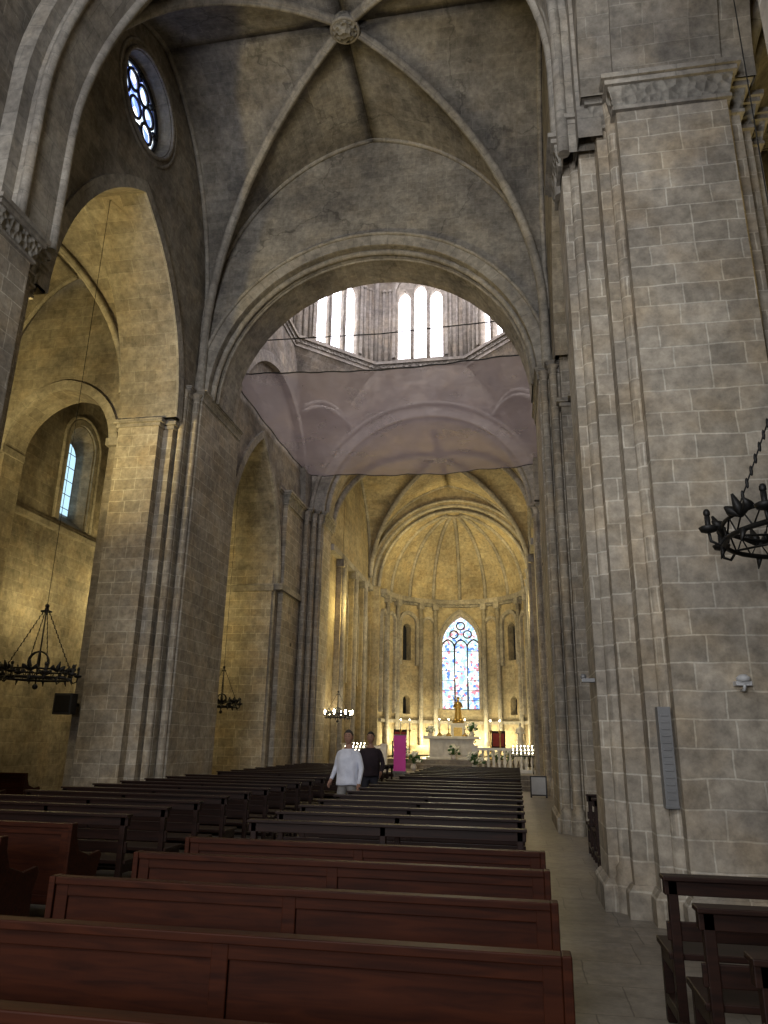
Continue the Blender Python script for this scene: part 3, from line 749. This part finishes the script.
def flowers(loc,r=.3,h=.5):
    b=Bd(); x,y,z=loc
    b.lathe(x,y,[(.0,z),(.09,z),(.13,z+h*.25),(.08,z+h*.45),(.11,z+h*.5)],12,2)
    for i in range(34):
        a_=random.random()*2*pi; e=random.random()*pi/2; rr=r*(.6+.4*random.random())
        c=(x+rr*cos(e)*cos(a_),y+rr*cos(e)*sin(a_),z+h*.6+rr*sin(e)*1.1)
        b.tube([(x,y,z+h*.45),c],.006,4,1)
        if i%3<2:
            b.ball(c,.055,6,0,(1,1,.7)); b.ball((c[0]+.03,c[1],c[2]+.03),.035,6,0)
        else: b.ball(c,.07,6,1,(1,.35,.8))
    b.make('flower_arrangement',[M_petal,M_leaf,M_marble])
flowers((-1.9,33.0,1.78),.28,.4); flowers((-1.55,28.6,.48),.38,.55); flowers((-3.95,29.5,.48),.35,.5); flowers((-3.7,33,1.78),.2,.3); flowers((-.3,30.5,.48),.42,.7); flowers((-6.1,30.2,.48),.35,.6)
flowers((-4.6,30.6,.48),.4,.8); flowers((-2.3,35.9,.84),.4,1.0); flowers((-3.3,35.9,.84),.4,1.0); flowers((.3,31.8,.48),.35,.9)
flowers((-2.6,31.9,.84),.3,.4); flowers((-.9,31.0,.48),.35,.6)
def candlestick(x,y,z,h=1.1):
    b=Bd(); b.lathe(x,y,[(0,z),(.13,z),(.12,z+.05),(.03,z+.12),(.045,z+h*.35),(.02,z+h*.5),(.02,z+h*.9),(.06,z+h*.95),(.06,z+h)],12,0); b.lathe(x,y,[(.025,z+h),(.025,z+h+.35),(0,z+h+.36)],8,1)
    b.ball((x,y,z+h+.40),.02,6,2,(1,1,1.8))
    b.make('candlestick',[M_goldm,M_marble,M_bulb])
for x in (-4.6,-1.1,-5.0,-.7): candlestick(x,33,.84,1.2)
for x in (-3.3,-2.9,-2.2): candlestick(x,33.05,1.78,.3)
def votive(x,y,z):
    b=Bd()
    for sx in (-.35,.35):
        for sy in (-.2,.2): b.tube([(x+sx,y+sy,z),(x+sx,y+sy,z+.7)],.015,6,0)
    for i in range(3):
        b.box(x-.42,x+.42,y-.25+i*.17,y-.10+i*.17,z+.6+i*.12,z+.63+i*.12,0)
        for k in range(6):
            cx=x-.35+k*.14; b.lathe(cx,y-.17+i*.17,[(.025,z+.63+i*.12),(.025,z+.70+i*.12),(0,z+.70+i*.12)],8,1); b.ball((cx,y-.17+i*.17,z+.725+i*.12),.014,6,2,(1,1,1.6))
    b.make('votive_candle_stand',[M_iron,M_marble,M_bulb])
votive(-6.1,28.6,.48); votive(.2,28.7,.48)
def figure(b,x,y,z,h,m=0):
    b.lathe(x,y,[(0,z),(.17*h,z),(.15*h,z+.2*h),(.11*h,z+.5*h),(.13*h,z+.68*h),(.12*h,z+.78*h),(.04*h,z+.83*h),(.04*h,z+.86*h)],14,m)
    b.ball((x,y,z+.92*h),.065*h,10,m,(1,1,1.2))
    for s in (1,-1):
        b.tube([(x+s*.11*h,y,z+.76*h),(x+s*.17*h,y-.03*h,z+.6*h),(x+s*.08*h,y-.14*h,z+.58*h)],.03*h,8,m)
b=Bd()
b.box(-3.35,-2.15,36.3,37.0,.84,1.5,0); b.box(-3.1,-2.4,36.4,36.95,1.5,2.3,0); b.box(-3.2,-2.3,36.35,37.0,2.3,2.4,0)
b.box(-2.95,-2.55,36.38,36.4,1.6,2.2,1); figure(b,-2.75,36.65,2.4,1.25,1)
b.lathe(-2.75,36.65,[(.0,2.4),(.3,2.4),(.26,2.52),(0,2.52)],12,1)
for k in range(12):
    a_=k*pi/6; b.tube([(-2.75+.12*cos(a_),36.72,3.5+.12*sin(a_)),(-2.75+.36*cos(a_),36.72,3.5+.36*sin(a_))],.012,4,1)
b.make('gilded_statue',[M_marble,M_goldm])
b=Bd(); b.box(-.15,.45,33.3,33.9,.84,1.3,0); figure(b,.15,33.6,1.3,1.1,0); b.make('marble_statue',[M_marble])
b=Bd(); b.box(-4.95,-4.75,31.65,31.8,.84,1.6,0); b.box(-5.05,-4.65,31.63,31.85,.84,.9,0); b.prism([(-5.1,31.5),(-4.6,31.5),(-4.6,31.9),(-5.1,31.9)],1.6,1.66,0); b.box(-5.08,-4.62,31.7,31.88,1.66,1.8,0); b.make('lectern',[M_marble])
def armchair(x,y,z):
    b=Bd(); b.box(x-.3,x+.3,y-.25,y+.25,z+.4,z+.5,0); b.box(x-.3,x+.3,y+.2,y+.27,z+.5,z+1.2,0); b.box(x-.25,x+.25,y+.18,y+.2,z+.55,z+1.1,1)
    for sx in (-.3,.25):
        b.box(x+sx,x+sx+.05,y-.25,y-.2,z,z+.7,0); b.box(x+sx,x+sx+.05,y+.2,y+.25,z,z+.5,0); b.box(x+sx,x+sx+.05,y-.25,y+.2,z+.66,z+.7,0)
    b.make('armchair',[M_bench,M_cloth])
armchair(-5.2,34.0,.84); armchair(-.8,34.2,.84)

# ------------------------------------------------------------ people
def smooth_obj(name,V,E,R,mats,assign,parent,H,lv=2):
    me=bpy.data.meshes.new(name); me.from_pydata([Vector(v)*H for v in V],E,[])
    o=bpy.data.objects.new(name,me); COL.objects.link(o); o.modifiers.new('skin','SKIN')
    for i,r in enumerate(R): me.skin_vertices[0].data[i].radius=(r[0]*H,r[1]*H)
    me.skin_vertices[0].data[0].use_root=True
    sb=o.modifiers.new('sub','SUBSURF'); sb.levels=lv; sb.render_levels=lv
    dg=bpy.context.evaluated_depsgraph_get(); m2=bpy.data.meshes.new_from_object(o.evaluated_get(dg)); bpy.data.objects.remove(o)
    m2.materials.clear()
    for m in mats: m2.materials.append(m)
    for p in m2.polygons: p.material_index=assign(p.center/H); p.use_smooth=True
    bo=bpy.data.objects.new(name,m2); COL.objects.link(bo); bo.parent=parent; return bo
def meshobj(name,V,F,MI,mats,parent):
    me=bpy.data.meshes.new(name); me.from_pydata(V,[],F)
    for m in mats: me.materials.append(m)
    for p,i in zip(me.polygons,MI): p.material_index=i; p.use_smooth=True
    o=bpy.data.objects.new(name,me); COL.objects.link(o); o.parent=parent; return o
def gauss(x,s): return math.exp(-(x/s)**2)
def man(loc,rz,shirt,trous,hair,pose,H=1.0,hem=.9,bulk=1.0):
    root=bpy.data.objects.new('man',None); root.location=loc; root.rotation_euler=(0,0,rz); COL.objects.link(root)
    V=[];E=[];R=[]
    def add(p,r,parent=None):
        V.append(p);R.append(r if isinstance(r,tuple) else (r,r))
        if parent is not None: E.append((parent,len(V)-1))
        return len(V)-1
    k_=bulk
    pel=add((0,0,.94),(.155*k_,.115*k_)); wa=add((0,.0,1.07),(.15*k_,.115*k_),pel); ch=add((0,.01,1.24),(.172*k_,.122*k_),wa); up=add((0,-.005,1.355),(.135*k_,.09*k_),ch)
    nk=add((0,-.012,1.47),.054,up); hd=add((0,.0,1.56),.05,nk)
    for s in (1,-1):
        ar=pose['arm'][0 if s>0 else 1]
        sh=add((s*.178*k_,-.01,1.355),.060*k_,up); el=add((s*ar[0][0],ar[0][1],ar[0][2]),.047*k_,sh); wr=add((s*ar[1][0],ar[1][1],ar[1][2]),.030,el)
        A=Vector((s*ar[0][0],*ar[0][1:])); w=Vector((s*ar[1][0],*ar[1][1:])); d=(w-A).normalized(); side=d.cross(Vector((s,0,0))).normalized()
        pc=w+d*.06; pm=add(tuple(pc),(.034,.022),wr)
        for k,ln in ((-1.5,.075),(-.5,.088),(.5,.083),(1.5,.065)):
            a=pc+side*k*.019+d*.03; k1=add(tuple(a),.010,pm)
            k2=add(tuple(a+d*ln*.55),.0085,k1); k3=add(tuple(a+d*ln*.9-Vector((s,0,0))*.02),.007,k2)
        a=w+side*.035+d*.03; t1=add(tuple(a),.011,wr); t2=add(tuple(a+side*.02+d*.045),.009,t1)
        lg=pose['leg'][0 if s>0 else 1]
        hp=add((s*.09,0,.86),.10,pel); kn=add((s*.1,lg[0],.49),.066,hp); an=add((s*.1,lg[1],.09),.046,kn); to=add((s*.115,lg[1]+.15,.035),.034,an)
    def asg(c):
        i=0
        if c.z<hem and abs(c.x)<.205: i=1
        if c.z<.085: i=3
        if c.z>1.43 and abs(c.x)<.085: i=2
        for k,s in ((0,1),(1,-1)):
            ar=pose['arm'][k]; e=Vector((s*ar[0][0],*ar[0][1:])); w=Vector((s*ar[1][0],*ar[1][1:]))
            if c.x*s>.197 and (c-w).dot((w-e).normalized())>0 and (c-w).length<.25: i=2
        return i
    smooth_obj('body',V,E,R,(shirt,trous,M_skin,M_shoe),asg,root,H)
    rings=[(1.425,.075,.062,-.012),(1.405,.12,.078,-.01),(1.36,.175,.105,-.008),(1.29,.193,.128,0),(1.2,.190,.134,.006),(1.1,.180,.131,.008),(1.0,.178,.133,.004),(.93,.186,.140,.0),(hem-.03,.193,.146,0)]
    n=40; VV=[];FF=[]
    for i,(z,rx,ry,oy) in enumerate(rings):
        for j in range(n):
            a=2*pi*j/n; fold=1+.022*sin(a*7+z*9)*min(1,i/4)+.012*sin(a*13-z*22)*min(1,i/3)
            VV.append(Vector((rx*k_*fold*math.copysign(abs(cos(a))**.85,cos(a)),ry*k_*fold*sin(a)+oy,z+.008*sin(a*3+1)*(i==len(rings)-1)))*H)
    for i in range(len(rings)-1):
        for j in range(n): FF.append((i*n+j,i*n+(j+1)%n,(i+1)*n+(j+1)%n,(i+1)*n+j))
    o=meshobj('shirt',VV,FF,[0]*len(FF),[shirt],root); sb=o.modifiers.new('sub','SUBSURF'); sb.levels=1; sb.render_levels=1
    so=o.modifiers.new('sol','SOLIDIFY'); so.thickness=.004
    nt_,na=40,56; VV=[];FF=[];MI=[]
    def hpnt(t,a):
        x=cos(t)*sin(a);y=cos(t)*cos(a);z=sin(t)
        front=max(0,y)
        w=.077*(1-.30*max(0,-z)**1.3); X=w*x
        Y=.096*y+.004
        if y<0: Y*=1.04; Y+=-.012*gauss(z-.35,.5)
        Z=.120*z
        if front>0:
            Y-=.010*max(0,-z)*front
            Y+=.022*gauss(x,.13)*gauss(z+.14,.13)*front
            Y+=.010*gauss(x,.10)*gauss(z-.08,.20)*front
            Y+=.007*gauss(z-.30,.10)*gauss(x,.55)*front
            Y-=.009*(gauss(x-.36,.14)+gauss(x+.36,.14))*gauss(z-.13,.11)*front
            Y+=.006*gauss(x,.25)*gauss(z+.48,.07)*front
            Y+=.012*gauss(x,.25)*gauss(z+.82,.14)*front
        return Vector((X,Y,Z))
    for i in range(nt_+1):
        for j in range(na):
            VV.append((hpnt(-pi/2+pi*i/nt_,2*pi*j/na)+Vector((0,.01,1.625)))*H)
    for i in range(nt_):
        for j in range(na):
            FF.append((i*na+j,i*na+(j+1)%na,(i+1)*na+(j+1)%na,(i+1)*na+j))
            t=-pi/2+pi*(i+.5)/nt_; a=2*pi*(j+.5)/na; x=cos(t)*sin(a); y=cos(t)*cos(a); z=sin(t)
            m=0
            if y>0 and abs(x)<.26 and abs(z+.48)<.055: m=2
            if y>0 and .22<abs(x)<.50 and .29<z<.35: m=1
            if y>0 and abs(abs(x)-.36)<.09 and abs(z-.13)<.045: m=3
            MI.append(m)
    hd_=meshobj('head',VV,FF,MI,[M_skin,hair,M_lip,M_eye],root)
    VV=[];FF=[]
    def hz(a):
        f=cos(a)
        return .62 if f>.75 else (.62-(.75-f)*.9 if f>.25 else (.17-(.25-f)*1.1 if f>-.35 else -.5))
    for i in range(nt_+1):
        for j in range(na):
            t=-pi/2+pi*i/nt_; a=2*pi*j/na; lim=hz(a)
            zz=max(t,math.asin(max(-1,min(1,lim))))
            p=hpnt(zz,a); k=1.0+(.085+.02*sin(a*9+zz*14))*min(1,max(0,(zz-math.asin(lim)))/.25+.15)
            VV.append((Vector((p.x*k,p.y*k,p.z*k))+Vector((0,.01,1.625)))*H)
    for i in range(nt_):
        for j in range(na): FF.append((i*na+j,i*na+(j+1)%na,(i+1)*na+(j+1)%na,(i+1)*na+j))
    ha=meshobj('hair',VV,FF,[0]*len(FF),[hair],root)
    ears=[]
    for s in (1,-1):
        VV=[];FF=[]
        for i in range(9):
            for j in range(12):
                t=-pi/2+pi*i/8;a=2*pi*j/12
                VV.append((Vector((s*(.076+.010*cos(t)*cos(a)+.006*sin(t)),.005+.018*cos(t)*sin(a)-.004*sin(t),1.625+.032*sin(t))))*H)
        for i in range(8):
            for j in range(12): FF.append((i*12+j,i*12+(j+1)%12,(i+1)*12+(j+1)%12,(i+1)*12+j))
        ears.append(meshobj('ear',VV,FF,[0]*len(FF),[M_skin],root))
    for q in [hd_,ha]+ears: q.rotation_euler=(0,0,pose.get('head',0))
    VV=[];FF=[];n=24
    for i,(r,z) in enumerate(((.060,1.47),(.072,1.455),(.085,1.43),(.090,1.42))):
        for j in range(n):
            a=2*pi*j/n; VV.append(Vector((r*cos(a),r*.9*sin(a)-.008,z-.022*max(0,sin(a))**3))*H)
    for i in range(3):
        for j in range(n): FF.append((i*n+j,i*n+(j+1)%n,(i+1)*n+(j+1)%n,(i+1)*n+j))
    meshobj('collar',VV,FF,[0]*len(FF),[shirt],root)
p1={'arm':[((.27,-.03,1.12),(.25,.14,.93)),((.27,-.02,1.12),(.28,.06,.87))],'leg':[(.10,.06),(-.02,-.2)],'head':.4}
p2={'arm':[((.26,-.02,1.12),(.26,.08,.88)),((.26,-.04,1.12),(.22,.17,.96))],'leg':[(.02,-.02),(.06,.02)],'head':-.1}
man((-2.88,13.0,0),pi-.4,M_shirtw,M_khaki,M_hairg,p1,H=1.0,hem=.88,bulk=1.08)
man((-2.95,15.4,0),pi+.15,M_shirtd,M_trd,M_hair,p2,H=1.0,hem=.92,bulk=1.05)

# ------------------------------------------------------------ lights
def area(loc,rot,sx,sy,p,c):
    l=bpy.data.lights.new('area',type='AREA'); l.shape='RECTANGLE'; l.size=sx; l.size_y=sy; l.energy=p; l.color=c
    o=bpy.data.objects.new('daylight_fill',l); o.location=loc; o.rotation_euler=rot; COL.objects.link(o); return o
def point(loc,p,c,r=.15):
    l=bpy.data.lights.new('lamp',type='POINT'); l.energy=p; l.color=c; l.shadow_soft_size=r
    o=bpy.data.objects.new('lamp',l); o.location=loc; COL.objects.link(o)
def spot(loc,tgt,p,c,ang=90,r=.1,blend=.6):
    l=bpy.data.lights.new('floodlight',type='SPOT'); l.energy=p; l.color=c; l.spot_size=math.radians(ang); l.spot_blend=blend; l.shadow_soft_size=r
    o=bpy.data.objects.new('floodlight',l); o.location=loc; o.rotation_euler=(Vector(tgt)-Vector(loc)).to_track_quat('-Z','Y').to_euler(); COL.objects.link(o)
COOL=(.96,.965,1.0); WARM=(1,.79,.34)
area((-3.1,-6.2,10.5),(math.radians(93),0,0),5,5,900,COOL)  # added fill behind the camera, standing in for west window light
area((-3.1,-5.8,3.5),(math.radians(132),0,0),5,3,980,COOL)  # added upward fill that lightens the vault; no door opening behind it
area((-3.2,20.95,20.8),(0,0,0),4,4,700,(.95,.90,1))  # added downward fill under the lantern cap, boosts the glow of its windows
# left aisle
spot((-10.2,9.6,5.2),(-9.7,12.6,11.5),1400,WARM,125,.25)
point((-9.9,10.4,5.4),75,WARM,.3)
point((-11.2,16.9,4.9),80,WARM,.3); point((-11.0,20.5,5.5),240,WARM,.3)
# right aisle
spot((5.8,8.0,5),(4,8.5,12),300,WARM,120)
point((4.0,12.0,6),100,WARM)
# chancel and apse
G=(1,.78,.30)
spot((-5.9,33.0,9.0),(-2.0,37.0,10.8),430,G,110); spot((.2,33.0,9.0),(-3.6,37.0,10.8),430,G,110)
point((-5.8,28.0,6.5),130,G); point((.3,28.5,6.5),90,G)
for u in (-4.6,-2.2,2.2,4.6):
    p=fa(u,1.6,-.75); point(p,105,(1,.87,.50),.06)
for u in (-1.1,1.1):
    p=fa(u,1.6,-.6); point(p,70,(1,.9,.55),.05)
point((-2.75,31.5,7.0),460,(1,.87,.52),.1)
point((-6.0,27.0,2.9),25,(1,.85,.5),.2)
w=bpy.data.worlds.new('World'); scene.world=w; w.use_nodes=True
w.node_tree.nodes['Background'].inputs[0].default_value=(.5,.6,.8,1); w.node_tree.nodes['Background'].inputs[1].default_value=.15

# ------------------------------------------------------------ camera
cd=bpy.data.cameras.new('camera'); cam=bpy.data.objects.new('camera',cd); COL.objects.link(cam)
cam.location=(0,0,1.6)
cam.rotation_euler=(Matrix.Rotation(math.radians(10.15),3,'Z')@Matrix.Rotation(math.radians(90+17.3),3,'X')@Matrix.Rotation(math.radians(1.0),3,'Z')).to_euler()
cd.sensor_fit='VERTICAL'; cd.sensor_height=36; cd.lens=730/1024*36; cd.clip_start=.05; cd.clip_end=200
scene.camera=cam
